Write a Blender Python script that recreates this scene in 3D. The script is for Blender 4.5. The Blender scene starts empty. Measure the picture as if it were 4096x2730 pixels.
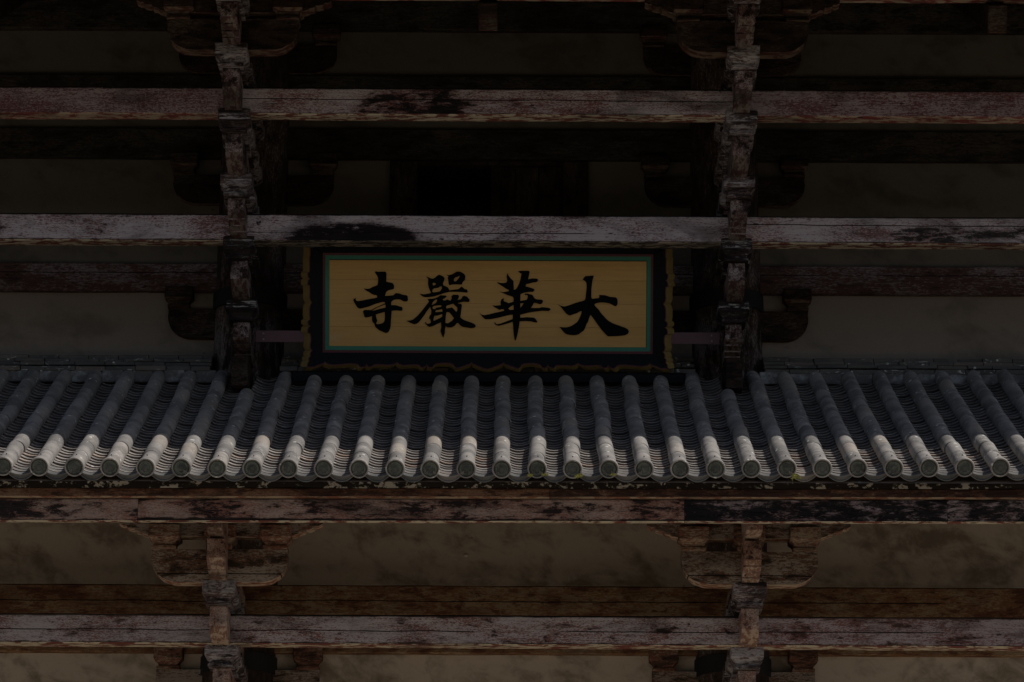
import bpy, bmesh, math, random
from mathutils import Vector, Matrix, Euler, noise
R = math.radians
rnd = random.Random(7)
S = bpy.context.scene
COL = S.collection

# ------------------------------------------------------------------ camera, sky, sun, exposure
cam = bpy.data.cameras.new('camera'); camo = bpy.data.objects.new('camera', cam); COL.objects.link(camo)
cam.sensor_width = 36.0; cam.lens = 110.16; cam.clip_start = 0.5; cam.clip_end = 6000
camo.matrix_world = (Matrix.Translation((0.272, -36.8, 1.6)) @ Matrix.Rotation(R(-0.036), 4, 'Z')
                     @ Matrix.Rotation(R(108.0), 4, 'X') @ Matrix.Rotation(R(0.25), 4, 'Z'))
S.camera = camo
SUN = Vector((0.74, -0.36, 1.0)).normalized()
SUN_ELEV = math.asin(SUN.z); SUN_ROT = math.atan2(SUN.x, SUN.y)
world = bpy.data.worlds.new('World'); S.world = world; world.use_nodes = True
wn = world.node_tree.nodes; wl = world.node_tree.links
sky = wn.new('ShaderNodeTexSky'); sky.sky_type = 'NISHITA'; sky.sun_disc = False
sky.air_density = 0.8; sky.dust_density = 1.3; sky.sun_elevation = SUN_ELEV; sky.sun_rotation = SUN_ROT
wl.new(sky.outputs[0], wn['Background'].inputs[0]); wn['Background'].inputs[1].default_value = 0.088
sl = bpy.data.lights.new('sun', 'SUN'); sl.energy = 4.9; sl.angle = R(0.5); sl.color = (1.0, 0.95, 0.88)
so = bpy.data.objects.new('sun', sl); COL.objects.link(so)
so.rotation_euler = SUN.to_track_quat('Z', 'Y').to_euler(); so.location = (10, -30, 40)
S.view_settings.view_transform = 'Standard'; S.view_settings.look = 'None'
S.view_settings.exposure = -0.7; S.view_settings.gamma = 1.0; S.view_settings.use_curve_mapping = False

# ------------------------------------------------------------------ node helpers / materials
class NT:
    def __init__(s, name):
        s.m = bpy.data.materials.new(name); s.m.use_nodes = True
        s.t = s.m.node_tree; s.b = s.t.nodes['Principled BSDF']
        tc = s.t.nodes.new('ShaderNodeTexCoord'); s.obj = tc.outputs['Object']
        oi = s.t.nodes.new('ShaderNodeObjectInfo'); s.rand = oi.outputs['Random']
        off = s.vm('SCALE', s.comb(s.rand, s.mul(s.rand, 1.7), s.mul(s.rand, 2.9)), scale=31.0)
        s.co = s.vm('ADD', s.obj, off)
        sp = s.t.nodes.new('ShaderNodeSeparateXYZ'); s.link(s.obj, sp.inputs[0])
        s.x, s.y, s.z = sp.outputs
    def link(s, a, b): s.t.links.new(a, b)
    def put(s, v, sock):
        if isinstance(v, (int, float)): sock.default_value = v
        elif isinstance(v, tuple): sock.default_value = v if len(v) == 4 or sock.type == 'VECTOR' else (*v, 1)
        else: s.link(v, sock)
    def math(s, op, a, b=0.0, c=None, clamp=False):
        n = s.t.nodes.new('ShaderNodeMath'); n.operation = op; n.use_clamp = clamp
        s.put(a, n.inputs[0]); s.put(b, n.inputs[1])
        if c is not None: s.put(c, n.inputs[2])
        return n.outputs[0]
    def mul(s, a, b): return s.math('MULTIPLY', a, b)
    def add(s, a, b): return s.math('ADD', a, b)
    def vm(s, op, a, b=None, scale=None):
        n = s.t.nodes.new('ShaderNodeVectorMath'); n.operation = op; s.put(a, n.inputs[0])
        if b is not None: s.put(b, n.inputs[1])
        if scale is not None: s.put(scale, n.inputs['Scale'])
        return n.outputs[0]
    def comb(s, x, y, z):
        n = s.t.nodes.new('ShaderNodeCombineXYZ')
        for v, k in zip((x, y, z), n.inputs): s.put(v, k)
        return n.outputs[0]
    def noise(s, scale, stretch=(1, 1, 1), detail=4, rough=.55, dist=0.0, seed=0.0):
        n = s.t.nodes.new('ShaderNodeTexNoise')
        v = s.vm('MULTIPLY', s.co, stretch)
        if seed: v = s.vm('ADD', v, (seed, seed * 2.3, seed * .7))
        s.link(v, n.inputs['Vector']); n.inputs['Scale'].default_value = scale
        n.inputs['Detail'].default_value = detail; n.inputs['Roughness'].default_value = rough
        n.inputs['Distortion'].default_value = dist
        return n.outputs['Fac']
    def voro(s, scale, stretch=(1, 1, 1), feature='F1'):
        n = s.t.nodes.new('ShaderNodeTexVoronoi'); n.feature = feature
        s.link(s.vm('MULTIPLY', s.co, stretch), n.inputs['Vector']); n.inputs['Scale'].default_value = scale
        return n
    def step(s, v, lo, hi):
        n = s.t.nodes.new('ShaderNodeMapRange'); n.interpolation_type = 'SMOOTHSTEP'
        s.put(v, n.inputs[0]); s.put(lo, n.inputs[1]); s.put(hi, n.inputs[2])
        return n.outputs[0]
    def mix(s, f, a, b, op='MIX'):
        n = s.t.nodes.new('ShaderNodeMix'); n.data_type = 'RGBA'; n.blend_type = op
        s.put(f, n.inputs[0]); s.put(a, n.inputs[6]); s.put(b, n.inputs[7])
        return n.outputs[2]
    def grey(s, v):
        n = s.t.nodes.new('ShaderNodeCombineColor')
        for k in n.inputs: s.put(v, k)
        return n.outputs[0]
    def done(s, color, rough=.85, bump=None, strength=.5, dist=.01, spec=.25):
        s.put(color, s.b.inputs['Base Color']); s.put(rough, s.b.inputs['Roughness'])
        s.b.inputs['Specular IOR Level'].default_value = spec
        if bump is not None:
            n = s.t.nodes.new('ShaderNodeBump'); n.inputs['Strength'].default_value = strength
            n.inputs['Distance'].default_value = dist
            s.link(bump, n.inputs['Height']); s.link(n.outputs[0], s.b.inputs['Normal'])
        return s.m

def wood(name, red, bloom, dark, f_bloom=.5, f_dark=.62, axis='x', stains=(), crack=None, edge=None, soft=.05, fine=1.0, drips=False, under=None, bump=.5, top=None, grime=.6, band=None, splash=False):
    """weathered lacquered timber: red lacquer, chalky bloom, bare dark wood where it has flaked off"""
    n = NT(name)
    A = {'x': (1, 3.2, 3.2), 'y': (3.2, 1, 3.2), 'z': (3.2, 3.2, 1)}[axis]
    G = {'x': (.1, 1.6, 1.6), 'y': (1.6, .1, 1.6), 'z': (1.6, 1.6, .1)}[axis]
    L = {'x': (.8, 1.7, 1.7), 'y': (1.7, .8, 1.7), 'z': (1.7, 1.7, .8)}[axis]
    blotch = n.noise(1.5, L, 5, .6, seed=3.1)
    speck = n.noise(34 * fine, A, 5, .70, .5, seed=9.7)
    grain = n.noise(34, G, 4, .65, seed=5.5)
    flake = n.noise(3.6, A, 9, .74, .3, seed=1.3)
    bf = n.add(n.add(n.mul(speck, .75), n.mul(grain, .25)), n.mul(n.math('SUBTRACT', blotch, .5), .38))
    if splash: bf = n.add(bf, n.mul(n.math('SUBTRACT', 1.0, n.step(n.z, 13.5, 14.0)), n.mul(n.step(n.z, 11.5, 12.5), .10)))
    paint = n.mix(n.step(bf, f_bloom - .055, f_bloom + .055), red, bloom)
    fl = n.add(n.add(n.add(n.mul(flake, .75), n.mul(grain, .25)), n.mul(n.math('SUBTRACT', blotch, .5), -.3)), n.mul(n.math('SUBTRACT', speck, .5), .30))
    for st in stains:
        cx, cz, rx, rz = st[:4]; k = st[4] if len(st) > 4 else .20
        dx = n.math('DIVIDE', n.math('SUBTRACT', n.x, cx), rx); dz = n.math('DIVIDE', n.math('SUBTRACT', n.z, cz), rz)
        d = n.add(n.math('SQRT', n.add(n.mul(dx, dx), n.mul(dz, dz))), n.mul(n.math('SUBTRACT', flake, .5), 1.2))
        fl = n.add(fl, n.mul(n.math('SUBTRACT', 1.0, n.step(d, .45, 1.15)), k))
    mask = n.step(fl, f_dark - .02, f_dark + soft)
    if top:  # ragged dark strip along the upper arris
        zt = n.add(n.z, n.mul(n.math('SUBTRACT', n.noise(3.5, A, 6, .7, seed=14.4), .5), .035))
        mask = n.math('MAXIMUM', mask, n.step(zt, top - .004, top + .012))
    if edge:  # rot along the lower arris
        zz = n.add(n.z, n.mul(n.math('SUBTRACT', n.noise(5, A, 6, .65, seed=8.8), .5), edge[1]))
        mask = n.math('MAXIMUM', mask, n.math('SUBTRACT', 1.0, n.step(zz, edge[0], edge[0] + .02)))
    darkv = n.mix(n.step(grain, .35, .65), dark, tuple(c * 1.9 for c in dark))
    col = n.mix(mask, paint, darkv)
    col = n.mix(.55, col, n.grey(n.add(.55, n.mul(grain, .9))), 'MULTIPLY')
    gn = n.t.nodes.new('ShaderNodeSeparateXYZ'); n.link(n.t.nodes['Texture Coordinate'].outputs['Normal'], gn.inputs[0])
    if under:  # sheltered underside: lacquer half gone, pale bare timber
        uf = n.noise(5, A, 6, .7, .3, seed=21.0)
        uc = n.mix(n.step(uf, .46, .54), under[0], under[1])
        col = n.mix(n.step(gn.outputs[2], -.45, -.75), col, uc)
    if grime:
        gv = n.noise(1.3, L, 6, .62, .8, seed=31.0)
        col = n.mix(n.mul(n.step(gv, .47, .68), grime), col, tuple(c * 1.3 for c in dark))
        kn = n.voro(1.7, A); km = n.step(n.add(kn.outputs['Distance'], n.mul(n.math('SUBTRACT', speck, .5), .09)), .085, .055)
        col = n.mix(n.mul(km, .85), col, dark)
    if band:  # chalky crust on the upper band of a block
        bz = n.mul(n.step(n.z, band[0] - .01, band[0] + .01), n.math('SUBTRACT', 1.0, n.step(n.z, band[1] - .02, band[1] + .02)))
        col = n.mix(n.mul(bz, n.step(n.add(n.mul(flake, .6), n.mul(grain, .4)), band[2], band[2] + .07)), col, band[3])
    if drips:
        dr = n.noise(30, {'x': (1.3, 1.3, .16)}.get(axis, (1.3, 1.3, .16)), 3, .6, seed=4.4)
        col = n.mix(n.mul(n.step(dr, .62, .70), .45), col, tuple(min(.7, c * 1.15) for c in bloom))
    h = n.add(n.mul(grain, .5), n.mul(n.math('SUBTRACT', 1.0, mask), .6))
    h = n.add(h, n.mul(speck, .35))
    if crack is not None:
        for (c0, amp) in crack:
            wv = n.noise(.9, (1, 0, 0), 5, .6, seed=c0 * 7 + 2.0)
            d = n.math('ABSOLUTE', n.math('SUBTRACT', n.math('SUBTRACT', n.z, c0), n.mul(n.math('SUBTRACT', wv, .5), amp)))
            gate = n.mul(n.step(n.noise(.55, (1, 0, 0), 2, .5, seed=c0 * 3 + 6.0), .36, .44), .0055)
            cm = n.math('LESS_THAN', d, gate)
            col = n.mix(cm, col, (.012, .010, .009)); h = n.math('SUBTRACT', h, n.mul(cm, 1.5))
    return n.done(col, .9, h, bump, .008, .07)

DARK = (.017, .014, .013)
UND = ((.15, .055, .045), (.46, .40, .30))
M = {}
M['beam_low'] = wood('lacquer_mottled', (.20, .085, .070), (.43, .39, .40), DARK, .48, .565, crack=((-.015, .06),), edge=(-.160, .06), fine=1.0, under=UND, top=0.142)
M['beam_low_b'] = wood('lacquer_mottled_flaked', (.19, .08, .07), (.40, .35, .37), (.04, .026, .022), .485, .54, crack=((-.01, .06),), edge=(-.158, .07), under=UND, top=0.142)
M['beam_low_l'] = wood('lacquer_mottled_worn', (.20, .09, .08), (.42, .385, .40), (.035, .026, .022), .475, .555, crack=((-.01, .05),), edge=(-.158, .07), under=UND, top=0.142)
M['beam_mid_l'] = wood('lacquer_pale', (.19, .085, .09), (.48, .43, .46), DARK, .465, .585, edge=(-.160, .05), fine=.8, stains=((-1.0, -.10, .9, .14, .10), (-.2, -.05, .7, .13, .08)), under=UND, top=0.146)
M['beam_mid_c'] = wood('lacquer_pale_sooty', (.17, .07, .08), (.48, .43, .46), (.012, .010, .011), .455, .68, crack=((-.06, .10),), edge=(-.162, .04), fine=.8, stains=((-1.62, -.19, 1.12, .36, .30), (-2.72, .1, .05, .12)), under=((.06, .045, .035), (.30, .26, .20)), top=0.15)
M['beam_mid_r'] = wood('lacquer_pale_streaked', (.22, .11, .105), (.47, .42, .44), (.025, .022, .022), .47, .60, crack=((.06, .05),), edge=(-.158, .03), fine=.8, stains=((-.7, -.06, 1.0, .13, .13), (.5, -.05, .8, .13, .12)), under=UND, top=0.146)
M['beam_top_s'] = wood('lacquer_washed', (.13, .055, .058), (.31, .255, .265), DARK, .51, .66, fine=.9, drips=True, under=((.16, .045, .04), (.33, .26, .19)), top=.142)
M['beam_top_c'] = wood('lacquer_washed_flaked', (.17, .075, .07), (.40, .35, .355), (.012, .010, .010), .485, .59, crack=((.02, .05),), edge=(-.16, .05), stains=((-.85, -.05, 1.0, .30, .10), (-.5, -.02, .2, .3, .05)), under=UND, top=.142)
M['fascia_a'] = wood('fascia_lacquer', (.22, .098, .070), (.335, .245, .20), DARK, .50, .535, edge=(-.108, .07), stains=((1.35, .04, .95, .16, .10), (-.2, -.03, .3, .1, .06)), under=UND)
M['fascia_b'] = wood('fascia_lacquer_flaked', (.22, .098, .070), (.345, .25, .20), (.014, .011, .010), .50, .54,  edge=(-.100, .08), stains=((-1.15, .05, .45, .12, .06), (.25, .03, 1.0, .17, .06), (1.75, .05, .45, .13, .07), (-2.2, .04, .35, .12, .05), (2.5, .03, .35, .12, .05)), under=UND)
M['fascia_c'] = wood('fascia_bare', (.22, .13, .125), (.34, .28, .28), (.010, .009, .009), .50, .40, soft=.09, under=UND)
M['fascia_d'] = wood('fascia_bare_grey', (.22, .14, .13), (.33, .27, .26), (.012, .010, .010), .50, .405, soft=.09, under=UND)
M['board_brown'] = wood('eave_board', (.13, .06, .035), (.21, .13, .085), (.030, .016, .012), .50, .52, under=((.2, .09, .06), (.34, .26, .18)))
M['board_dark'] = wood('eave_board_dark', (.10, .05, .035), (.25, .17, .11), (.026, .015, .012), .56, .46, under=((.2, .09, .06), (.34, .26, .18)))
M['nuki_low'] = wood('wall_beam_ochre', (.17, .083, .04), (.25, .185, .12), (.060, .028, .019), .51, .515, soft=.05, crack=((-.01, .08),), fine=.5)
M['nuki_up'] = wood('wall_beam_dark', (.09, .048, .044), (.20, .17, .17), (.030, .020, .018), .545, .56, crack=((.06, .05),), fine=.5)
M['nuki_top'] = wood('wall_beam_shaded', (.04, .032, .025), (.075, .066, .052), (.012, .010, .008), .53, .53, fine=.5)  # high wall beams: dimness below the upper eave put into the colour
M['arm'] = wood('bracket_lacquer', (.115, .062, .058), (.33, .295, .295), (.014, .011, .010), .51, .515, axis='y', fine=.8, bump=.4, under=((.08, .045, .04), (.17, .14, .125)), grime=.75)
M['arm_low'] = wood('bracket_lacquer_warm', (.21, .105, .083), (.38, .30, .26), (.022, .016, .013), .50, .555, axis='y', fine=.8, bump=.4, under=((.19, .105, .08), (.36, .28, .22)), grime=.6)
M['masu'] = wood('block_lacquer', (.10, .062, .06), (.32, .30, .31), (.013, .011, .011), .505, .505, fine=.42, soft=.06, bump=.3, grime=.8, band=(.135, .20, .50, (.36, .34, .36)))
M['masu_warm'] = wood('block_lacquer_warm', (.16, .07, .05), (.30, .24, .18), (.028, .018, .014), .52, .535, fine=.6, grime=.5)
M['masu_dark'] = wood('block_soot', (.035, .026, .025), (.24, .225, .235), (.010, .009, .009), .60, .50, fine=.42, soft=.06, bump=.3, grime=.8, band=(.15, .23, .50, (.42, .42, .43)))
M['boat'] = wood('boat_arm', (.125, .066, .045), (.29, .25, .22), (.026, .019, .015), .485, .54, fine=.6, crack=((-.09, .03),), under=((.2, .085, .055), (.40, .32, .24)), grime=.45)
M['boat_dark'] = wood('boat_arm_dark', (.04, .024, .019), (.085, .07, .055), (.011, .009, .008), .54, .52, fine=.6, under=((.07, .028, .022), (.15, .11, .08)))  # upper timbers toned down: gloom under the eave put into the colour
M['pillar'] = wood('pillar_wood', (.06, .04, .033), (.20, .17, .16), (.018, .014, .012), .58, .51, axis='z', fine=.7, splash=True)
M['soffit'] = wood('soffit_wood', (.05, .034, .026), (.065, .05, .04), (.020, .015, .012), .55, .6)
M['shutter'] = wood('shutter_wood', (.05, .032, .024), (.085, .065, .05), (.014, .010, .009), .56, .50, axis='z', fine=.5)

def plaster(name, a, b, sc=1.0, lo=.46, hi=.66):
    n = NT(name)
    n.co = n.vm('ADD', n.co, n.vm('SCALE', n.comb(n.z, 0.0, n.x), scale=.12))   # trowel sweep: smudges lean
    p = n.noise(1.25 * sc, (1, 1, 1.7), 5, .52, .9, seed=2.2)
    q = n.noise(4.5 * sc, (1, 1, 1.2), 7, .68, .5, seed=6.1)
    f = n.noise(60, (1, 1, 1), 3, .6)
    col = n.mix(n.step(n.add(n.mul(p, .6), n.mul(q, .4)), lo, hi), a, b)
    col = n.mix(.3, col, n.grey(n.add(.65, n.mul(f, .7))), 'MULTIPLY')
    pit = n.voro(1.9, (1, 1, 1)); pm = n.step(pit.outputs['Distance'], .035, .018)
    col = n.mix(n.mul(pm, .6), col, tuple(c * .3 for c in a))
    h = n.add(n.mul(p, 1.0), n.mul(f, .12))
    return n.done(col, .92, h, .35, .02, .1)
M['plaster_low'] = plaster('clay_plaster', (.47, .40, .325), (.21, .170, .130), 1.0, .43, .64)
M['plaster_up'] = plaster('clay_plaster_grey', (.25, .213, .185), (.17, .146, .126), .7)  # same plaster, weaker light higher up the wall put into the colour
M['plaster_top'] = plaster('clay_plaster_shaded', (.135, .118, .098), (.085, .075, .062), .7)  # darkest copy of the plaster: shade near the wall top painted in

def tile(name, a, b, lichen=None, flecks=True, warm=(.27, .22, .18), tv=.5):
    n = NT(name)
    p = n.noise(3.0, (1, 1, 1), 6, .6, seed=1.1)
    q = n.noise(28, (1, 1, 1), 4, .6)
    col = n.mix(n.step(p, .35, .65), a, b)
    tone = n.math('FRACT', n.mul(n.rand, 17.3))
    col = n.mix(n.mul(n.step(tone, .80, 1.0), .5), col, warm)
    col = n.mix(.5, col, n.grey(n.add(1 - tv * .55, n.mul(tone, tv))), 'MULTIPLY')
    col = n.mix(.35, col, n.grey(n.add(.6, n.mul(q, .8))), 'MULTIPLY')
    if lichen:
        l = n.noise(9, (1, 1, 1), 7, .7, .6, seed=7.7)
        rr = n.math('SQRT', n.add(n.mul(n.x, n.x), n.mul(n.z, n.z)))   # lichen sits in the bead ring, the boss is worn dark
        ring = n.mul(n.step(rr, .040, .058), n.math('SUBTRACT', 1.0, n.step(rr, .072, .084)))
        col = n.mix(n.mul(n.step(rr, .085, .088), .6), col, (.20, .19, .18))
        col = n.mix(n.step(n.add(l, n.mul(n.math('SUBTRACT', ring, .5), .14)), .50, .60), col, lichen)
    if flecks:
        v = n.voro(9, (1.0, .8, 1.0)); g = n.noise(2.2, (1, .6, 1), 3, .6, seed=12.)
        fm = n.mul(n.math('LESS_THAN', n.add(v.outputs['Distance'], n.mul(q, .10)), .21), n.step(g, .47, .56))
        st = n.noise(26, (.35, 1.6, 1), 4, .6, 1.5, seed=17.)
        fm = n.math('MAXIMUM', n.mul(fm, .8), n.mul(n.mul(n.step(st, .60, .65), n.step(g, .46, .56)), .7))
        col = n.mix(fm, col, (.72, .72, .67))
    return n.done(col, .72, n.add(n.mul(p, .5), n.mul(q, .3)), .35, .006, .35)
M['cover'] = tile('cover_tile_clay', (.175, .165, .158), (.33, .305, .285), warm=(.36, .30, .24), tv=.34)
M['pan'] = tile('pan_tile_clay', (.19, .168, .155), (.36, .325, .30), warm=(.30, .19, .13))
M['pan_end'] = tile('pan_tile_edge', (.075, .062, .055), (.12, .098, .085), flecks=False, warm=(.13, .08, .055))
M['disc'] = tile('eave_disc_clay', (.05, .057, .055), (.10, .108, .10), lichen=(.125, .142, .12), flecks=False, warm=(.10, .11, .10))
M['pendant'] = tile('eave_pan_clay', (.10, .10, .10), (.16, .155, .15), flecks=False)
M['noshi'] = tile('ridge_tile_clay', (.082, .078, .074), (.125, .117, .108), warm=(.17, .13, .105))
def infill_mat():
    n = NT('infill_plaster'); p = n.noise(4, (1, 1, 1), 6, .7, seed=2)
    return n.done(n.mix(n.step(p, .45, .68), (.13, .125, .12), (.40, .40, .40)), .9)
M['infill'] = infill_mat()
def mortar_mat():
    n = NT('mortar_remnants'); p = n.noise(4.5, (1, 1, 1.6), 7, .7, .3, seed=2); q = n.noise(22, (1, 1, 1), 4, .6)
    return n.done(n.mix(n.step(n.add(n.mul(p, .75), n.mul(q, .25)), .525, .56), (.020, .018, .016), (.44, .425, .39)), .95, p, .6, .02)
M['mortar'] = mortar_mat()
def plain(name, c, rough=.6, var=.25, spec=.3, metal=0.0):
    n = NT(name); p = n.noise(6, (1, 1, 1), 5, .6); q = n.noise(40, (.3, 1, 1), 3, .6)
    col = n.mix(1.0, c, n.grey(n.add(1 - var, n.mul(n.add(p, q), var))), 'MULTIPLY')
    n.b.inputs['Metallic'].default_value = metal
    return n.done(col, rough, q, .15, .003, spec)
M['iron'] = plain('black_iron_band', (.012, .012, .013), .7)
def gold_mat():
    n = NT('ochre_board_paint'); p = n.noise(2.2, (.6, 1, 1.2), 5, .6, seed=3); q = n.noise(30, (.06, 1, 1.5), 4, .6); w = n.noise(1.6, (1, 1, 1.6), 6, .65, .5, seed=11)
    c = n.mix(n.step(p, .3, .7), (.57, .345, .12), (.63, .39, .148))
    c = n.mix(n.mul(n.step(w, .60, .72), .35), c, (.60, .47, .32))
    return n.done(n.mix(.45, c, n.grey(n.add(.62, n.mul(q, .76))), 'MULTIPLY'), .75, q, .12, .003, .2)
M['gold'] = gold_mat()
M['green'] = plain('green_border_paint', (.05, .215, .155), .7, .2)
M['purple'] = plain('purple_line_paint', (.125, .050, .058), .7, .1, spec=.1)
M['black'] = plain('black_lacquer', (.009, .0105, .0135), .65, .2, spec=.12)
M['ink'] = plain('black_ink_paint', (.004, .005, .006), .8, .2, spec=.05)
M['gilt'] = plain('gilded_edge', (.28, .20, .068), .6, .5)
M['strap'] = plain('purple_brown_bar_paint', (.13, .075, .095), .6, .15)
M['rivet'] = plain('grey_rivet', (.28, .28, .28), .5)
M['nail'] = plain('rusty_nail', (.05, .025, .02), .8)
M['void'] = plain('dark_interior', (.01, .009, .008), .9)
M['weed'] = plain('yellow_green_weed', (.25, .24, .055), .7, .4)
def ground_mat():
    n = NT('raked_gravel'); p = n.noise(.3, (1, 1, 1), 6, .6); q = n.noise(9, (1, 1, 1), 4, .6)
    c = n.mix(n.step(p, .35, .65), (.46, .39, .30), (.36, .30, .23))
    return n.done(n.mix(.4, c, n.grey(n.add(.5, q)), 'MULTIPLY'), .95, q, .5, .05)
M['ground'] = ground_mat()

M['lawn'] = plain('worn_turf', (.095, .082, .052), .95, .5, spec=.05)

# ------------------------------------------------------------------ mesh helpers
def link(o, parent=None):
    COL.objects.link(o)
    if parent is not None:
        o.parent = parent; o.matrix_parent_inverse = parent.matrix_world.inverted() if False else Matrix.Identity(4)
    return o
def obj(name, me, parent=None, loc=(0, 0, 0), rot=(0, 0, 0), label=None, kind=None):
    o = bpy.data.objects.new(name, me); link(o, parent); o.location = loc; o.rotation_euler = rot
    if label: o['label'] = label
    if kind: o['kind'] = kind
    return o
def empty(name, loc=(0, 0, 0), parent=None):
    o = bpy.data.objects.new(name, None); link(o, parent); o.location = loc; o.empty_display_size = .2
    return o
def mesh(name, v, f, mats, smooth=False, mi=None, angle=None):
    me = bpy.data.meshes.new(name); me.from_pydata([tuple(p) for p in v], [], f)
    for m in (mats if isinstance(mats, (list, tuple)) else [mats]): me.materials.append(m)
    if mi: me.polygons.foreach_set('material_index', mi)
    if smooth: me.polygons.foreach_set('use_smooth', [True] * len(me.polygons))
    me.update()
    if smooth and angle: me.set_sharp_from_angle(angle=R(angle))
    return me
def bm_mesh(name, bm, mats):
    bmesh.ops.recalc_face_normals(bm, faces=bm.faces)
    me = bpy.data.meshes.new(name); bm.to_mesh(me); bm.free()
    for m in (mats if isinstance(mats, (list, tuple)) else [mats]): me.materials.append(m)
    return me
def box_bm(bm, x0, x1, y0, y1, z0, z1, bev=0.0, mi=0):
    vs = [bm.verts.new(p) for p in ((x0, y0, z0), (x1, y0, z0), (x1, y1, z0), (x0, y1, z0), (x0, y0, z1), (x1, y0, z1), (x1, y1, z1), (x0, y1, z1))]
    fs = [bm.faces.new([vs[i] for i in q]) for q in ((3, 2, 1, 0), (4, 5, 6, 7), (0, 1, 5, 4), (1, 2, 6, 5), (2, 3, 7, 6), (3, 0, 4, 7))]
    for f in fs: f.material_index = mi
    if bev: bmesh.ops.bevel(bm, geom=list({e for f in fs for e in f.edges}), offset=bev, segments=1, affect='EDGES')
def box(name, x0, x1, y0, y1, z0, z1, mat, parent, bev=.01, label=None):
    c = ((x0 + x1) / 2, (y0 + y1) / 2, (z0 + z1) / 2); bm = bmesh.new()
    box_bm(bm, x0 - c[0], x1 - c[0], y0 - c[1], y1 - c[1], z0 - c[2], z1 - c[2], bev)
    return obj(name, bm_mesh(name, bm, mat), parent, c, label=label)
def prism_bm(bm, pts, axis, a, b):
    """pts: closed 2D outline; extruded along axis from a to b"""
    def P(p, t): return {'x': (t, p[0], p[1]), 'y': (p[0], t, p[1])}[axis]
    A = [bm.verts.new(P(p, a)) for p in pts]; B = [bm.verts.new(P(p, b)) for p in pts]; n = len(pts)
    bm.faces.new(A); bm.faces.new(B[::-1])
    for i in range(n): bm.faces.new((A[i], B[i], B[(i + 1) % n], A[(i + 1) % n]))
def prism(name, pts, axis, a, b, mat, bev=0.0):
    bm = bmesh.new(); prism_bm(bm, pts, axis, a, b)
    if bev:
        ed = [e for e in bm.edges if len(e.link_faces) == 2 and e.calc_face_angle(0) > R(50)]
        bmesh.ops.bevel(bm, geom=ed, offset=bev, segments=1, affect='EDGES', clamp_overlap=True)
    return bm_mesh(name, bm, mat)
def timber(name, x0, x1, yc, zc, dy, dz, mat, parent, label=None, ch=.014, wob=.006, dz_end=0.0, seg=.28):
    """hand-hewn beam along X: chamfered section whose faces wander a few millimetres"""
    n = max(2, int((x1 - x0) / seg)); v = []; f = []; xc = (x0 + x1) / 2
    sd = rnd.uniform(0, 100)
    hy, hz = dy / 2, dz / 2
    sec = ((-hy + ch, -hz), (hy - ch, -hz), (hy, -hz + ch), (hy, hz - ch), (hy - ch, hz), (-hy + ch, hz), (-hy, hz - ch), (-hy, -hz + ch))
    for i in range(n + 1):
        t = i / n; x = x0 + (x1 - x0) * t - xc
        for k, (a, b) in enumerate(sec):
            w = noise.noise((x * 1.6 + sd, k * 3.7, sd)); u = noise.noise((x * 1.1 + sd, k * 5.1 + 20, sd))
            v.append((x, a + u * wob * .6, b + w * wob + dz_end * (t - .5)))
    for i in range(n):
        for k in range(8):
            a = i * 8 + k; b = i * 8 + (k + 1) % 8
            f.append((a, a + 8, b + 8, b))
    f.append(tuple(range(7, -1, -1))[::-1]); f.append(tuple(n * 8 + k for k in range(7, -1, -1)))
    bm = bmesh.new(); me = mesh(name, v, f, mat); bm.from_mesh(me); bmesh.ops.recalc_face_normals(bm, faces=bm.faces); bm.to_mesh(me); bm.free()
    return obj(name, me, parent, (xc, yc, zc), label=label)
def lathe(prof, n, axis='y'):
    v = []; f = []
    for (r, h) in prof:
        for k in range(n):
            a = 2 * math.pi * k / n
            v.append((r * math.cos(a), h, r * math.sin(a)) if axis == 'y' else (r * math.cos(a), r * math.sin(a), h))
    for i in range(len(prof) - 1):
        for k in range(n):
            f.append((i * n + k, i * n + (k + 1) % n, (i + 1) * n + (k + 1) % n, (i + 1) * n + k))
    return v, f

# ------------------------------------------------------------------ ground
gm = mesh('lawn', [(-900, -900, 0), (900, -900, 0), (900, 900, 0), (-900, 900, 0)], [(0, 1, 2, 3)], M['lawn'])  # unseen; kept dark to cut the bounce light on the upper walls
obj('ground', gm, kind='structure', label='unseen worn brownish turf around the temple gate, toned for weak bounce light')['category'] = 'ground'
gm = mesh('forecourt', [(-34, -31, .004), (34, -31, .004), (34, 14, .004), (-34, 14, .004)], [(0, 1, 2, 3)], M['ground'])  # unseen; pale patch added near the gate to bounce light onto the lower wall
obj('unseen_gravel_forecourt', gm, kind='structure', label='unseen pale raked gravel forecourt added for bounce light at the foot of the temple gate')['category'] = 'forecourt'

# ------------------------------------------------------------------ the gate
GATE = empty('temple_gate')
GATE['label'] = 'old wooden temple gate with peeling red lacquer, stacked brackets and a grey tiled pent roof'
GATE['category'] = 'temple gate'
BAY, XE = 5.9, 8.85
COLX = (-8.85, -2.95, 2.95, 8.85)

# pillars (run through both storeys)
def pillar(x):
    v, f = lathe([(.45, 0), (.45, 4), (.44, 8.2), (.44, 9.0), (.44, 12.4), (.435, 13.4), (.43, 14.6), (.42, 18.6)], 28, 'z')
    me = mesh('pillar', v, f, M['pillar'], True)
    p = obj('pillar', me, GATE, (x, 0, 0))
    for z in (9.33, 13.90):
        v, f = lathe([(.445, z), (.462, z), (.462, z + .215), (.440, z + .215)], 28, 'z')
        obj('iron_band', mesh('iron_band', v, f, M['iron'], True, angle=40), p)
    return p
for x in COLX: pillar(x)

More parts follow.
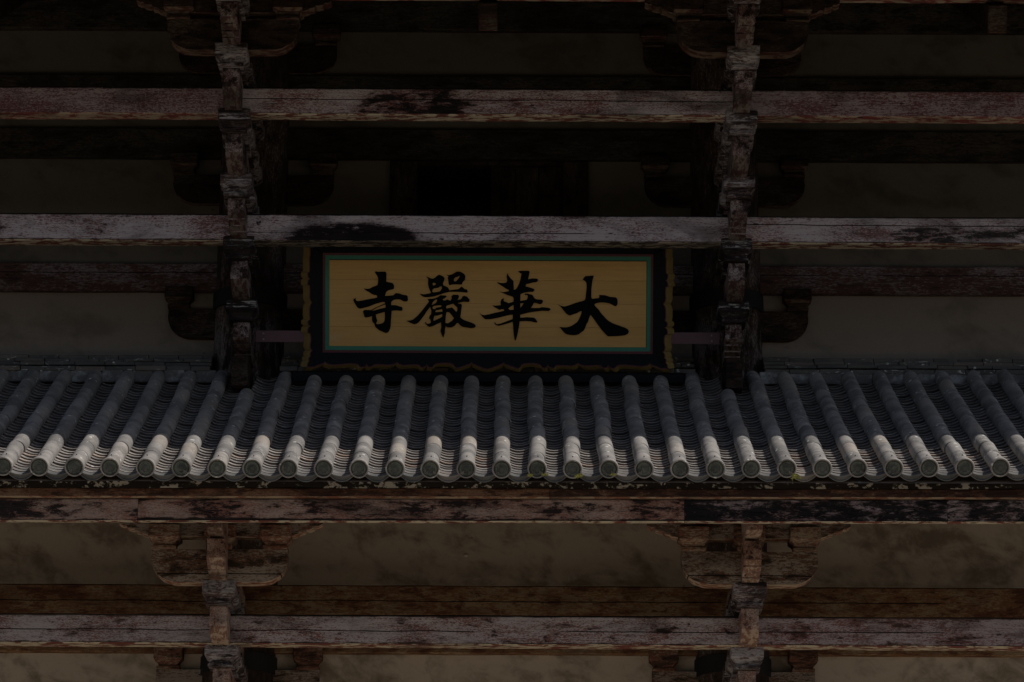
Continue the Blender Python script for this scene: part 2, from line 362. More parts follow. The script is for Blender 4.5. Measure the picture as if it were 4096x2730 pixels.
# plaster panels between the wall timbers (one per bay and storey field)
def panel(x0, x1, z0, z1, mat, label=None):
    nx, nz = max(2, int((x1 - x0) / .25)), max(2, int((z1 - z0) / .25)); v = []; f = []
    xc, zc = (x0 + x1) / 2, (z0 + z1) / 2; sd = rnd.uniform(0, 90)
    for j in range(nz + 1):
        for i in range(nx + 1):
            x = x0 + (x1 - x0) * i / nx; z = z0 + (z1 - z0) * j / nz
            v.append((x - xc, noise.noise((x * .9 + sd, z * .9, 3)) * .012 - .02, z - zc))
    w = nx + 1
    for j in range(nz):
        for i in range(nx): f.append((j * w + i, j * w + i + 1, (j + 1) * w + i + 1, (j + 1) * w + i))
    b = len(v); hx, hz = (x1 - x0) / 2, (z1 - z0) / 2
    v += [(-hx, .1, -hz), (hx, .1, -hz), (hx, .1, hz), (-hx, .1, hz)]; f.append((b + 3, b + 2, b + 1, b))
    return obj('plaster_panel', mesh('plaster_panel', v, f, mat), GATE, (xc, 0, zc), label=label)
ZU = ((12.62, 14.18), (14.49, 15.95), (16.29, 16.75), (17.02, 17.71), (18.08, 19.3))
ZL = ((6.5, 9.64), (9.86, 10.10), (10.41, 12.605))
for i in range(3):
    a, b = COLX[i] + .3, COLX[i + 1] - .3
    for k, (z0, z1) in enumerate(ZU):
        if i == 1 and k == 1:
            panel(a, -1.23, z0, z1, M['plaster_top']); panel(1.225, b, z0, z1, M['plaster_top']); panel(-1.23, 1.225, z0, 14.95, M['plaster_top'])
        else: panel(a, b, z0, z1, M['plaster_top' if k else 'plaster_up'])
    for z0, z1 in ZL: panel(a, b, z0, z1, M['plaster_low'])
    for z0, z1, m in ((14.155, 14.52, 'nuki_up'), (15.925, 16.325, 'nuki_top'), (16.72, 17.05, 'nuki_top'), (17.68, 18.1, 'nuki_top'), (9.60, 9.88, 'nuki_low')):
        timber('wall_beam', a - .02, b + .02, -.01, (z0 + z1) / 2, .20, z1 - z0, M[m], GATE)
    timber('wall_beam', COLX[i] + .004, COLX[i + 1] - .004, -.485, 10.150, .05, .37, M['nuki_low'], GATE)   # passes in front of the pillars
# small chipped hole in the plaster of the middle bay
v, f = lathe([(.0, -.016), (.012, -.015), (.022, -.008), (.028, .004)], 14, 'y'); v = [(x * 1.25, y, z * .75) for x, y, z in v]
obj('plaster_chip', mesh('plaster_chip', v, f, M['plaster_low'], True), GATE, (-.25, -.022, 10.83), (0, 0, 0))

# shuttered window of the upper storey
win = empty('window', (0, 0, 0), GATE)
box('window_post', -1.245, -.90, -.10, .10, 14.93, 15.90, M['shutter'], win)
box('window_post', .925, 1.24, -.10, .10, 14.93, 15.90, M['shutter'], win)
box('window_sill', -1.245, 1.24, -.12, .12, 14.80, 14.93, M['shutter'], win)
box('window_head', -.90, .925, -.06, .10, 15.86, 15.92, M['shutter'], win)
for x0, x1 in ((.02, .325), (.331, .615), (.621, .92)): box('shutter_board', x0, x1, .0, .05, 14.93, 15.86, M['shutter'], win, .006)
bm = bmesh.new(); box_bm(bm, -1.1, 1.1, .105, 1.3, 14.85, 15.95); bm.faces.ensure_lookup_table()
fr = min(bm.faces, key=lambda f: f.calc_center_median().y); bm.faces.remove(fr)
obj('dark_room', bm_mesh('dark_room', bm, M['void']), win)

# ---------------- bracket members
def arm_mesh(T, H, nose, mat, w=.195, back=0.0):
    """bracket arm across the wall: tip at -T; underside of the tip cut to a curve or to carved steps"""
    if nose == 'square': low = [(-T, 0)]
    elif nose == 'step':
        low = [(-T + .40, 0), (-T + .30, .012), (-T + .30, .03), (-T + .24, .045), (-T + .20, .050), (-T + .20, .068), (-T + .13, .085), (-T + .085, .090), (-T + .085, .112), (-T + .03, .125), (-T, .15)]
    else:
        low = [(-T + .40 * (1 - math.sin(a * math.pi / 12)), .15 * (1 - math.cos(a * math.pi / 12))) for a in range(0, 7)]
    pts = [(back, 0)] + low + [(-T, H - .012), (-T + .012, H), (back, H)]
    return prism('arm', pts, 'x', -w / 2, w / 2, mat, .008)
def masu_mesh(name, hw, H, mat, hd=None, ear=.03):
    s = H / .243; sec = [(0, .76), (.010, .785), (.038, .785), (.042, .665), (.066, .70), (.094, .80), (.116, .93), (.126, .985), (.134, 1.0)]
    sec = [(z * s, k) for z, k in sec] + [(H + ear - .008, 1.0), (H + ear, .96)]
    hd = hd or hw; v = []; f = []; c = .93
    for z, k in sec:
        a, b = hw * k, hd * k
        v += [(-a * c, -b, z), (a * c, -b, z), (a, -b * c, z), (a, b * c, z), (a * c, b, z), (-a * c, b, z), (-a, b * c, z), (-a, -b * c, z)]
    for i in range(len(sec) - 1):
        for k in range(8): f.append((i * 8 + k, i * 8 + (k + 1) % 8, i * 8 + 8 + (k + 1) % 8, i * 8 + 8 + k))
    f.append(tuple(range(7, -1, -1))); n = (len(sec) - 1) * 8; f.append(tuple(n + k for k in range(8)))
    return mesh(name, v, f, mat)
def boat_mesh(L, H, w, mat, r=.30):
    """wall-parallel bracket arm with a long rounded underside at each end, like a boat"""
    pts = [(-L, H)] ; rz = min(H * .72, .27)
    for k in range(9):
        a = math.pi / 2 * k / 8; pts.append((-L + r * (1 - math.cos(a)), rz * (1 - math.sin(a))))
    pts += [(-p[0], p[1]) for p in pts[::-1]]
    pts = [(x, z - H / 2) for x, z in pts]
    return prism('boat_arm', pts, 'y', -w / 2, w / 2, mat, .007)
def stepped_mesh(L, H, w, mat):
    e = [(L, H), (L, .145), (L - .045, .12), (L - .075, .125), (L - .095, .10), (L - .15, .085), (L - .175, .09), (L - .195, .062), (L - .25, .05), (L - .27, .03), (L - .34, .012), (L - .36, 0)]
    pts = e + [(-x, z) for x, z in e[::-1]]
    return prism('stepped_arm', pts, 'y', -w / 2, w / 2, mat, .006)
def erode(me, cut=.05, amp=.003, chip=.006):
    bm = bmesh.new(); bm.from_mesh(me); bmesh.ops.recalc_face_normals(bm, faces=bm.faces)
    for _ in range(3):
        ed = [e for e in bm.edges if e.calc_length() > cut * 1.6]
        if not ed or len(bm.verts) > 4000: break
        bmesh.ops.subdivide_edges(bm, edges=ed, cuts=1, use_grid_fill=True)
    bm.normal_update(); sd = rnd.uniform(0, 50)
    for v in bm.verts:
        p = v.co * 6 + Vector((sd, sd, sd)); q = v.co * 19 + Vector((sd, 0, sd))
        sharp = max((e.calc_face_angle(0) for e in v.link_edges if len(e.link_faces) == 2), default=0)
        d = noise.noise(p) * amp
        if sharp > .5: d -= max(0, noise.noise(q) - .05) * chip * 2.2
        v.co += v.normal * d
    bm.to_mesh(me); bm.free(); return me
ME = {}
for k in ('masu', 'masu_warm', 'masu_dark'): ME[k] = masu_mesh('bearing_block', .187, .243, M[k])
ME['small'] = masu_mesh('bearing_block', .175, .24, M['masu_warm'], .175)
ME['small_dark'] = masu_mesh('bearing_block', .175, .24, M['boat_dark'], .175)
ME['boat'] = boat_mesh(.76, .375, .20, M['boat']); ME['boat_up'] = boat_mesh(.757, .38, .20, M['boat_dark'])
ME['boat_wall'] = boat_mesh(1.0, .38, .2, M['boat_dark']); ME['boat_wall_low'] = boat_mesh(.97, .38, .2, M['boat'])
for _k in list(ME): erode(ME[_k])
ME['step'] = stepped_mesh(1.135, .36, .17, M['boat']); ME['step_up'] = stepped_mesh(1.13, .36, .17, M['boat_dark'])

TIP = [1.15] + [1.18 + .566 * k for k in range(6)]           # arm tips, from the pent roof upwards
TOP = [12.985] + [13.40 + .583 * k for k in range(6)]        # arm tops
NOSE = ['square', 'step', 'round', 'step', 'round', 'round', 'step']
UA = [arm_mesh(TIP[j], .375 if j == 0 else .34, NOSE[j], M['boat_dark' if j == 0 else 'arm']) for j in range(7)]
for _a in UA: erode(_a, .07)
LT, LZ = (3.35, 2.80, 2.23, 1.67, 1.1), (10.18, 9.545, 8.965, 8.375, 7.79)
LA = [arm_mesh(t, .375 if j == 0 else .345, 'step' if j == 0 else 'round', M['arm_low']) for j, t in enumerate(LT)]
for _a in LA: erode(_a, .07)
def bracket(x, upper):
    g = empty('bracket_cluster', (x, 0, 0), GATE)
    def jit(): return rnd.uniform(-.006, .006)
    if upper:
        for j in range(7): obj('bracket_arm', UA[j], g, (jit(), 0, TOP[j] - (.375 if j == 0 else .34)))
        for j in range(1, 7):
            for q in range(j):
                o = 1.09 + .566 * q
                if j == 6 and q < 3: continue
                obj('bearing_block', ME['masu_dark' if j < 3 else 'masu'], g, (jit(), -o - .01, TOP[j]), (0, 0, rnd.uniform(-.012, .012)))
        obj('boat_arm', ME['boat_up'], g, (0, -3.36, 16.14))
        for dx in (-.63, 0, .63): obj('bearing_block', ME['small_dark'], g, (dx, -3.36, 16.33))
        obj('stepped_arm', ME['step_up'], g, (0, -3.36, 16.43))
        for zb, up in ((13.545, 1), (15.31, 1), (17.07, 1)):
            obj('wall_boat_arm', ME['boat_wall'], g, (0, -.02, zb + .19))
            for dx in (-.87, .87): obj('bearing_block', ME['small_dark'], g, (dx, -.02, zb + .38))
    else:
        for j in range(5): obj('bracket_arm', LA[j], g, (jit(), 0, LZ[j] - (.375 if j == 0 else .345)))
        for j in range(1, 5):
            for q in range(5 - j):
                o = LT[j] - .08 - .566 * q
                if o < .6: continue
                obj('bearing_block', ME['masu'], g, (jit(), -o, LZ[j]), (0, 0, rnd.uniform(-.012, .012)))
        obj('boat_arm', ME['boat'], g, (0, -2.80, 9.975))
        for dx in (-.62, 0, .62): obj('bearing_block', ME['small'], g, (dx, -2.80, 10.163))
        obj('stepped_arm', ME['step'], g, (0, -2.80, 10.315))
        box('arm_tip', -.09, .09, -3.66, -2.9, 10.205, 10.52, M['arm_low'], g)
        for zb in (9.01,):
            obj('wall_boat_arm', ME['boat_wall_low'], g, (0, -.02, zb + .19))
            for dx in (-.83, .83): obj('bearing_block', ME['small'], g, (dx, -.02, zb + .38))
for x in (-2.95, 2.95): bracket(x, True); bracket(x, False)

# ---------------- long tie beams carried by the brackets, one per bay
def three(z0, z1, out, mats, dy=.20, labels=(None,) * 3):
    for (a, b), m, l in zip(((-9.2, -2.96), (-2.94, 2.94), (2.96, 9.2)), mats, labels):
        timber('tie_beam', a, b, -out, (z0 + z1) / 2, dy, z1 - z0, M[m], GATE, l)
three(14.19, 14.535, 1.74, ('beam_mid_l', 'beam_mid_c', 'beam_mid_r'), labels=(None, 'pale pink tie beam with a long black soot stain', None))
three(15.358, 15.70, 2.85, ('beam_top_s', 'beam_top_c', 'beam_top_s'), labels=(None, 'pink tie beam with a black flaked patch', None))
three(16.66, 17.005, 3.36, ('beam_top_s', 'beam_top_s', 'beam_top_s'))
three(9.205, 9.55, 2.27, ('beam_low_l', 'beam_low', 'beam_low_b'))
timber('eave_purlin', -9.2, 9.2, -2.80, 10.66, .17, .2, M['soffit'], GATE)
# free tail rafters in the middle of the bays, sloping down and out
for x in (-5.9, 0, 5.9):
    bm = bmesh.new(); box_bm(bm, -.11, .11, 0, 3.6, 0, .33, .012)
    obj('tail_rafter', bm_mesh('tail_rafter', bm, M['boat_dark']), GATE, (x, -3.38, 16.235), (R(30), 0, 0))

# ---------------- upper roof (above the frame; its eave shades the pent roof)
UP = empty('upper_roof', (0, 0, 0), GATE)
timber('fascia_board', -12, 12, -5.22, 16.20, .07, .34, M['fascia_a'], UP)
def slab(name, o0, z0, o1, z1, th, mat, parent, x=12.0):
    v = [(-x, -o0, z0), (x, -o0, z0), (x, -o1, z1), (-x, -o1, z1)]
    v += [(a, b, c + th) for a, b, c in v]
    return obj(name, mesh(name, v, [(3, 2, 1, 0), (4, 5, 6, 7), (0, 1, 5, 4), (1, 2, 6, 5), (2, 3, 7, 6), (3, 0, 4, 7)], mat), parent)
slab('soffit', 5.18, 16.34, -1.0, 19.6, .05, M['soffit'], UP)
slab('roof_deck', 5.42, 16.54, -1.0, 20.0, .10, M['pan'], UP)
for i in range(-31, 32):
    bm = bmesh.new(); box_bm(bm, -.06, .06, 0, 5.6, -.16, 0)
    obj('rafter', bm_mesh('rafter', bm, M['soffit']), UP, (i * .38, -5.16, 16.34), (math.atan2(3.26, 6.18), 0, 0))

# ---------------- lower pent roof
T0 = (4.66, 10.61); T1 = (.55, 12.90)
def roof_pt(t):
    o = T0[0] + (T1[0] - T0[0]) * t; z = T0[1] + (T1[1] - T0[1]) * t - .16 * t * (1 - t)
    return o, z
def roof_ang(t):
    a, b = roof_pt(t - .01), roof_pt(t + .01); return math.atan2(b[1] - a[1], a[0] - b[0])
def zoff(x): return .0035 * x + .0008 * x * x
LEN = 4.72; PITCH = .379
v = []; f = []
for t in (0, .25, .5, .75, 1.0, 1.13):
    o, z = roof_pt(t)
    for x in (-9, 9): v.append((x, -o + (.06 if t == 0 else 0), z - .16 + zoff(x) * .5))
for k in range(5): f.append((2 * k, 2 * k + 1, 2 * k + 3, 2 * k + 2))
ROOF = obj('pent_roof', mesh('pent_roof', v, f, M['pan']), GATE)
slab('soffit', 4.36, 10.24, .0, 12.3, .05, M['soffit'], ROOF, 9.2)

def cover_mesh(L, r0, r1, mat):
    v = []; f = []; n = 12
    ang = [R(-24 + 228 * k / n) for k in range(n + 1)]
    rings = [(0, r0 * .86), (0, r0 * .975), (.010, r0), (L + .04, r1)]
    for y, r in rings:
        for a in ang: v.append((r * math.cos(a), y, r * math.sin(a)))
    w = n + 1
    for i in range(len(rings) - 1):
        for k in range(n): f.append((i * w + k, i * w + w + k, i * w + w + k + 1, i * w + k + 1)[::-1])
    return mesh('cover_tile', v, f, mat, True, angle=50)
def pan_mesh(L, mat, hw=.155, sag=.058, th=.019):
    n = 8; v = []; f = []
    xs = [-hw + 2 * hw * k / n for k in range(n + 1)]
    def c(x): return -.012 - sag * (1 - (x / hw) ** 2)
    rows = [(0.0, -th), (0.0, -.004), (.004, 0), (L, 0)]
    for y, dz in rows:
        for x in xs: v.append((x, y, c(x) + dz))
    w = n + 1
    for i in range(3):
        for k in range(n): f.append((i * w + k, i * w + k + 1, i * w + w + k + 1, i * w + w + k))
    return mesh('pan_tile', v, f, [mat, M['pan_end']], True, [1] * n + [0] * (2 * n), angle=40)
COVER = [cover_mesh(.468, .0915 + d, .0895, M['cover']) for d in (0, .0015, -.001)]
PAN = [pan_mesh(.165, M['pan']), pan_mesh(.165, M['pan'], sag=.054), pan_mesh(.165, M['pan'], th=.022)]
# eave tile: half-round body, flaring into a round disc with rim, bead ring and worn boss
def eave_mesh():
    me = cover_mesh(.5, .0915, .0875, M['cover']); v = [tuple(p.co) for p in me.vertices]; f = [tuple(p.vertices) for p in me.polygons]
    mi = [0] * len(f); bpy.data.meshes.remove(me)
    N = 28
    prof = [(.0, -.006), (.016, -.007), (.024, -.003), (.03, .002), (.044, .003), (.050, -.003), (.056, .002), (.064, .002), (.069, -.002), (.074, .004), (.085, .006), (.088, -.012), (.1, -.014), (.105, -.006), (.1045, .05), (.098, .085), (.088, .13)]
    lv, lf = lathe(prof, N); b = len(v)
    v += [(x, y - .01, z + .004) for x, y, z in lv]
    for i, q in enumerate(lf):
        ring = i // N
        f.append(tuple(b + a for a in q)[::-1]); mi.append(1 if ring < 11 else 0)
    for k in range(30):                                     # bead ring pressed into the face
        a = 2 * math.pi * k / 30; c = (.078 * math.cos(a), -.012, .078 * math.sin(a) + .004); b = len(v)
        v += [(c[0] + .0045, c[1] + .008, c[2]), (c[0], c[1] + .008, c[2] + .0045), (c[0] - .0045, c[1] + .008, c[2]), (c[0], c[1] + .008, c[2] - .0045), (c[0], c[1], c[2])]
        f += [(b + 1, b, b + 4), (b + 2, b + 1, b + 4), (b + 3, b + 2, b + 4), (b, b + 3, b + 4)]; mi += [1] * 4
    return mesh('eave_tile', v, f, [M['cover'], M['disc']], True, mi, 35)
def pendant_mesh():
    n = 12; hw = .165; v = []; f = []
    xs = [-hw + 2 * hw * k / n for k in range(n + 1)]
    def up(x): return -.012 - .062 * (1 - (x / hw) ** 2)
    def dn(x): return -.040 - .104 * (1 - (x / hw) ** 2)
    rows = [lambda x: (.33, up(x)), lambda x: (-.002, up(x)), lambda x: (-.012, up(x) - .004), lambda x: (-.012, up(x) - .018), lambda x: (0, up(x) - .021),
            lambda x: (0, dn(x) + .016), lambda x: (-.015, dn(x) + .012), lambda x: (-.015, dn(x) + .002), lambda x: (-.008, dn(x)), lambda x: (.05, dn(x) + .01)]
    for r in rows:
        for x in xs:
            y, z = r(x); v.append((x, y, z))
    w = n + 1
    for i in range(len(rows) - 1):
        for k in range(n): f.append((i * w + k, i * w + w + k, i * w + w + k + 1, i * w + k + 1))
    for k in range(24):                                     # small beads in the face
        x = -hw * .8 + 1.6 * hw * k / 23; z = (up(x) - .021 + dn(x) + .016) / 2 - .012; b = len(v)
        v += [(x - .0035, 0, z), (x, 0, z + .0035), (x + .0035, 0, z), (x, 0, z - .0035), (x, -.006, z)]
        f += [(b, b + 1, b + 4), (b + 1, b + 2, b + 4), (b + 2, b + 3, b + 4), (b + 3, b, b + 4)]
    bm = bmesh.new(); me = mesh('eave_pan_tile', v, f, M['pendant'], True); me.set_sharp_from_angle(angle=R(35))
    return me
EAVE, PEND = eave_mesh(), pendant_mesh()
v, f = lathe([(.0, .022), (.007, .02), (.007, .014), (.0035, .012), (.0035, -.03)], 8, 'z')
NAIL = mesh('tile_nail', v, f, M['nail'])

def place(name, me, x, t, dn=0.0, tilt=0.0, jit=.004, yaw=.012, roll=.02):
    o, z = roof_pt(t); a = roof_ang(t)
    q = (a + tilt, rnd.uniform(-roll, roll), rnd.uniform(-yaw, yaw))
    loc = (x + rnd.uniform(-jit, jit), -o + math.sin(a) * -dn, z + math.cos(a) * dn + zoff(x) + rnd.uniform(-.002, .002))
    return (name, me, loc, q)
items = {'cover_tile': [], 'pan_tile': []}
ROWS = range(-18, 18)
for i in ROWS:
    x = (i + .5) * PITCH; near = abs(abs(x) - 2.95) < .16; bend = rnd.uniform(-.009, .009)
    e = place('eave_tile', EAVE, x, 0.0, yaw=.006); et = obj('eave_tile', EAVE, ROOF, e[2], e[3])
    obj('tile_nail', NAIL, ROOF, (e[2][0] + rnd.uniform(-.008, .008), e[2][1] + .135, e[2][2] + .075 + .088), (roof_ang(0), rnd.uniform(-.3, .3), 0))
    for k in range(9):
        s = .49 + .4682 * k; t = s / LEN
        if near and roof_pt(t)[0] < 1.45: continue
        items['cover_tile'].append((s, abs(x), place('cover_tile', COVER[rnd.randrange(3)], x + bend * math.sin(k * 1.1), t, jit=.003, yaw=.008, roll=.05)))
for i in range(-18, 19):
    x = i * PITCH
    e = place('eave_pan_tile', PEND, x, 0.0, -.002, jit=.003, yaw=.006); obj('eave_pan_tile', PEND, ROOF, e[2], e[3])
    for k in range(39):
        s = .10 + .1315 * k; t = s / LEN
        items['pan_tile'].append((s, abs(x), place('pan_tile', PAN[rnd.randrange(3)], x, t, .002, R(-10.0), jit=.005, roll=.03)))
for name, lst in items.items():
    def vis(it): s, ax, _ = it; return ax < 5.55 + .16 * s
    lst.sort(key=lambda it: (not vis(it), it[0], it[1]))
    for it in lst[:299]:
        obj(name, it[2][1], ROOF, it[2][2], it[2][3])
    V, F, MI = [], [], []                                           # the remaining, smaller-looking ones as one mesh
    for it in lst[299:]:
        me, loc, rot = it[2][1:]; from_rot = Matrix.Translation(loc) @ Euler(rot).to_matrix().to_4x4(); b = len(V)
        V += [from_rot @ p.co for p in me.vertices]; F += [tuple(b + a for a in p.vertices) for p in me.polygons]
        MI += [p.material_index for p in me.polygons]
    obj(name + 's_higher_up', mesh(name, V, F, list(lst[0][2][1].materials), True, MI, angle=40), ROOF, kind='stuff')
# plaster infill between the cover tiles under the ridge courses
for i in range(-18, 19):
    x = i * PITCH
    if abs(abs(x) - 2.95) < .3 or abs(x) < 2.45: continue
    bm = bmesh.new(); box_bm(bm, -.125, .125, -.02, .02, -.09, .075, .012)
    obj('infill_piece', bm_mesh('infill_piece', bm, M['infill']), ROOF, (x + rnd.uniform(-.01, .01), -.60 + rnd.uniform(-.01, .01), 12.90 + zoff(x) * .4), (R(-12), 0, rnd.uniform(-.05, .05)))
# flat ridge tiles, four courses against the wall
for z0, z1, out in ((13.205, 13.268, .31), (13.150, 13.198, .38), (13.098, 13.146, .42), (12.968, 13.032, .62)):
    for a, b in ((-7.4, -3.36), (-2.52, 2.52), (3.36, 7.4)):
        x = a
        first = True
        while x < b - .05:
            L = rnd.uniform(.2, .36) if first else rnd.choice((.366, .366, .366, .30)); first = False
            L = min(L, b - x); bm = bmesh.new()
            d = out + rnd.uniform(-.015, .012); h = (z1 - z0) * rnd.uniform(.86, 1.0)
            v4 = [(-L / 2 + .003, -d, 0), (L / 2 - .003, -d, rnd.uniform(-.004, .004)), (L / 2 - .003, -.02, .045), (-L / 2 + .003, -.02, .045)]
            lo = [bm.verts.new(p) for p in v4]; hi = [bm.verts.new((p[0], p[1], p[2] + h)) for p in v4]
            bm.faces.new(lo[::-1]); bm.faces.new(hi)
            for k in range(4): bm.faces.new((lo[k], lo[(k + 1) % 4], hi[(k + 1) % 4], hi[k]))
            bmesh.ops.bevel(bm, geom=[e for e in bm.edges if abs(e.verts[0].co.y + d) < .02 and abs(e.verts[1].co.y + d) < .02], offset=.006, segments=1, affect='EDGES')
            obj('ridge_tile', bm_mesh('ridge_tile', bm, M['noshi']), ROOF, (x + L / 2, 0, z0 - .01 + rnd.uniform(-.004, .004)))
            x += L
# eave edge: mortar band, board and the fascia boards that hide the rafter ends
timber('mortar_band', -9, 9, -4.36, 10.512, .12, .11, M['mortar'], ROOF, wob=.02, dz_end=.05, seg=.12)
for a, b, m, l in ((-9, .7, 'board_brown', None), (.705, 9, 'board_dark', 'dark stained eave board')):
    timber('eave_board', a, b, -4.385, 10.408 + .003 * (a + b) / 2, .09, .108, M[m], ROOF, l, dz_end=.003 * (b - a), wob=.003)
for a, b, m, l in ((-9, -3.70, 'fascia_a', None), (-3.696, 2.14, 'fascia_b', None), (2.144, 4.95, 'fascia_c', 'fascia board with the lacquer worn to black wood'), (4.954, 9, 'fascia_d', None)):
    timber('fascia_board', a, b, -4.37, 10.222 + .003 * (a + b) / 2, .06, .255, M[m], ROOF, l, dz_end=.003 * (b - a), wob=.003)

# ------------------------------------------------------------------ name plaque
PL = empty('name_plaque', (0, -.98, 13.715)); PL.rotation_euler = (R(21), 0, 0)
PL['label'] = 'long ochre name plaque with four black brushed characters and a scalloped gilt frame'; PL['category'] = 'sign'
K = 1 / 192.0
def px(x, y): return ((x - 1119.5) * K, (697 - y) * K)
def flat(name, outlines, y0, th, mat, label=None):
    cu = bpy.data.curves.new(name, 'CURVE'); cu.dimensions = '2D'; cu.fill_mode = 'BOTH'; cu.extrude = th / 2
    for o in outlines:
        sp = cu.splines.new('POLY'); sp.points.add(len(o) - 1); sp.use_cyclic_u = True
        for p, (x, z) in zip(sp.points, o): p.co = (x, z, 0, 1)
    tmp = bpy.data.objects.new(name, cu); COL.objects.link(tmp)
    dg = bpy.context.evaluated_depsgraph_get(); dg.update()
    me = bpy.data.meshes.new_from_object(tmp.evaluated_get(dg)); bpy.data.objects.remove(tmp); bpy.data.curves.remove(cu)
    me.name = name; me.materials.clear(); me.materials.append(mat)
    for v_ in me.vertices: v_.co = (v_.co.x, -v_.co.z, v_.co.y)
    return obj(name, me, PL, (0, y0, 0), label=label)
ys = [598, 643.5, 698, 752, 798]
for a, b in zip(ys[:-1], ys[1:]):
    z1, z0 = (697 - a) * K, (697 - b) * K
    box('plank', -1.915, 1.915, -.0, .03, z0 + .0004, z1 - .0004, M['gold'], PL, .003)
def ring(name, X0, Z0, X1, Z1, w, y0, y1, mat):
    bm = bmesh.new(); i = 0
    o = [(X0, Z0), (X1, Z0), (X1, Z1), (X0, Z1)]; n_ = [(X0 + w, Z0 + w), (X1 - w, Z0 + w), (X1 - w, Z1 - w), (X0 + w, Z1 - w)]
    vs = {}
    for tag, loop in (('o', o), ('i', n_)):
        for yy in (y0, y1): vs[tag, yy] = [bm.verts.new((p[0], yy, p[1])) for p in loop]
    for k in range(4):
        j = (k + 1) % 4
        for q in ((vs['o', y0][k], vs['o', y0][j], vs['i', y0][j], vs['i', y0][k]), (vs['i', y0][k], vs['i', y0][j], vs['i', y1][j], vs['i', y1][k]), (vs['o', y0][k], vs['o', y0][j], vs['o', y1][j], vs['o', y1][k])):
            bm.faces.new(q)
    return obj(name, bm_mesh(name, bm, mat), PL)
ring('green_border', *px(742.5, 807), *px(1497.5, 587), 9.5 * K, -.012, .03, M['green'])
ring('purple_border', *px(737.5, 812.5), *px(1502.5, 581.5), 5.6 * K, -.022, .03, M['purple'])
BW = [(70, 352), (120, 351), (165, 350), (190, 336), (215, 325), (240, 321), (262, 310), (280, 300), (292, 286), (306, 300), (325, 312), (360, 321), (400, 325), (500, 318), (560, 311), (620, 308), (670, 310), (705, 320), (722, 338), (740, 352), (775, 348), (800, 332), (812, 308), (822, 332), (842, 346), (876, 346), (890, 332), (908, 320), (960, 315), (1040, 321), (1110, 322), (1150, 312), (1172, 302), (1190, 286), (1206, 302), (1230, 314), (1270, 325), (1320, 321), (1380, 317), (1440, 316), (1468, 322), (1480, 340), (1497, 351), (1530, 346), (1552, 334), (1565, 312), (1576, 336), (1598, 351), (1632, 347), (1645, 328), (1670, 308), (1700, 300), (1740, 295), (1800, 294), (1850, 298), (1890, 310), (1908, 335), (1928, 356), (1965, 352), (2010, 335), (2035, 330), (2060, 315), (2085, 312), (2105, 302), (2120, 282), (2135, 302), (2160, 312), (2195, 330), (2225, 338), (2260, 355), (2295, 362), (2320, 370)]
bot = [px(689.4 + x * .18556, 781.3 + y * .18556) for x, y in BW]; bot += [(-x, z) for x, z in bot[-2::-1]]
SW = [(158, 30), (160, 90), (158, 130), (150, 152), (153, 240), (151, 322), (130, 338), (128, 365), (134, 396), (152, 408), (134, 428), (128, 455), (128, 484), (152, 492), (156, 560), (152, 630), (160, 668), (180, 700), (160, 730), (152, 775), (151, 850), (158, 905), (138, 916), (130, 938), (136, 968), (160, 984), (136, 1002), (129, 1035), (132, 1064), (158, 1074), (168, 1110), (168, 1160), (157, 1230), (165, 1262), (184, 1284), (164, 1302), (158, 1332), (164, 1352), (146, 1368), (142, 1395), (150, 1408), (134, 1430), (122, 1482)]
left = [px(677.9 + x * .1905, 563 + y * .1905) for x, y in SW]
def strip(name, A, B, mat, thick=None):
    v = list(A) + list(B); n = len(A); f = [(i, i + 1, n + i + 1, n + i) for i in range(n - 1)]
    return mesh(name, v, f, mat)
YF = -.13                                                   # the frame splays forward to its scalloped edge
rx0, rz0 = px(737.5, 812.5); rx1, rz1 = px(1502.5, 581.5)
def lerp(a, b, t): return a + (b - a) * t
def frame_part(name, A, B, mat):
    n = len(A); C = [(x, y + .05, z) for x, y, z in B]; D = [(x, y + .05, z) for x, y, z in A]
    v = A + B + C + D; f = []
    for q in range(4):
        p, r = q * n, ((q + 1) % 4) * n
        for i in range(n - 1): f.append((p + i, p + i + 1, r + i + 1, r + i))
    bm = bmesh.new(); me = mesh(name, v, f, mat); bm.from_mesh(me); bmesh.ops.recalc_face_normals(bm, faces=bm.faces); bm.to_mesh(me); bm.free()
    return obj(name, me, PL)
B3 = [(x, YF, z) for x, z in bot]; x0, x1 = bot[0][0], bot[-1][0]
frame_part('frame_rail', [(lerp(rx0, rx1, (x - x0) / (x1 - x0)), -.02, rz0) for x, z in bot], [(x, -.02 + (YF + .02) * (rz0 - z) / .20, z) for x, z in bot], M['black'])
zt, zb = left[0][1], left[-1][1]
for sg in (1, -1):
    L3 = [(sg * x, -.02 + (YF + .02) * (rx0 - x) / .19, z) for x, z in left]
    frame_part('frame_stile', [(sg * rx0, -.02, lerp(rz1, rz0, (zt - z) / (zt - zb))) for x, z in left], L3, M['black'])
    frame_part('gilt_edge', [(sg * x, YF - .006, z) for x, z in left], [(sg * (x - 15.5 * K), YF + .10, z) for x, z in left], M['gilt'])
    frame_part('purple_line', [(sg * (x + 2.2 * K), YF - .009, z) for x, z in left], [(sg * x, YF - .009, z) for x, z in left], M['purple'])
frame_part('gilt_edge', [(x, YF - .006, z) for x, z in bot], [(x * 1.02, YF + .06, z - 8.0 * K) for x, z in bot], M['gilt'])
frame_part('purple_line', [(x, YF - .009, z + 2.2 * K) for x, z in bot], [(x, YF - .009, z) for x, z in bot], M['purple'])
tz = px(0, 560)[1]
frame_part('frame_rail', [(rx0, -.02, rz1), (rx1, -.02, rz1)], [(left[0][0], YF, tz), (-left[0][0], YF, tz)], M['black'])
box('back_board', -2.12, 2.12, .032, .09, -.72, .66, M['black'], PL)
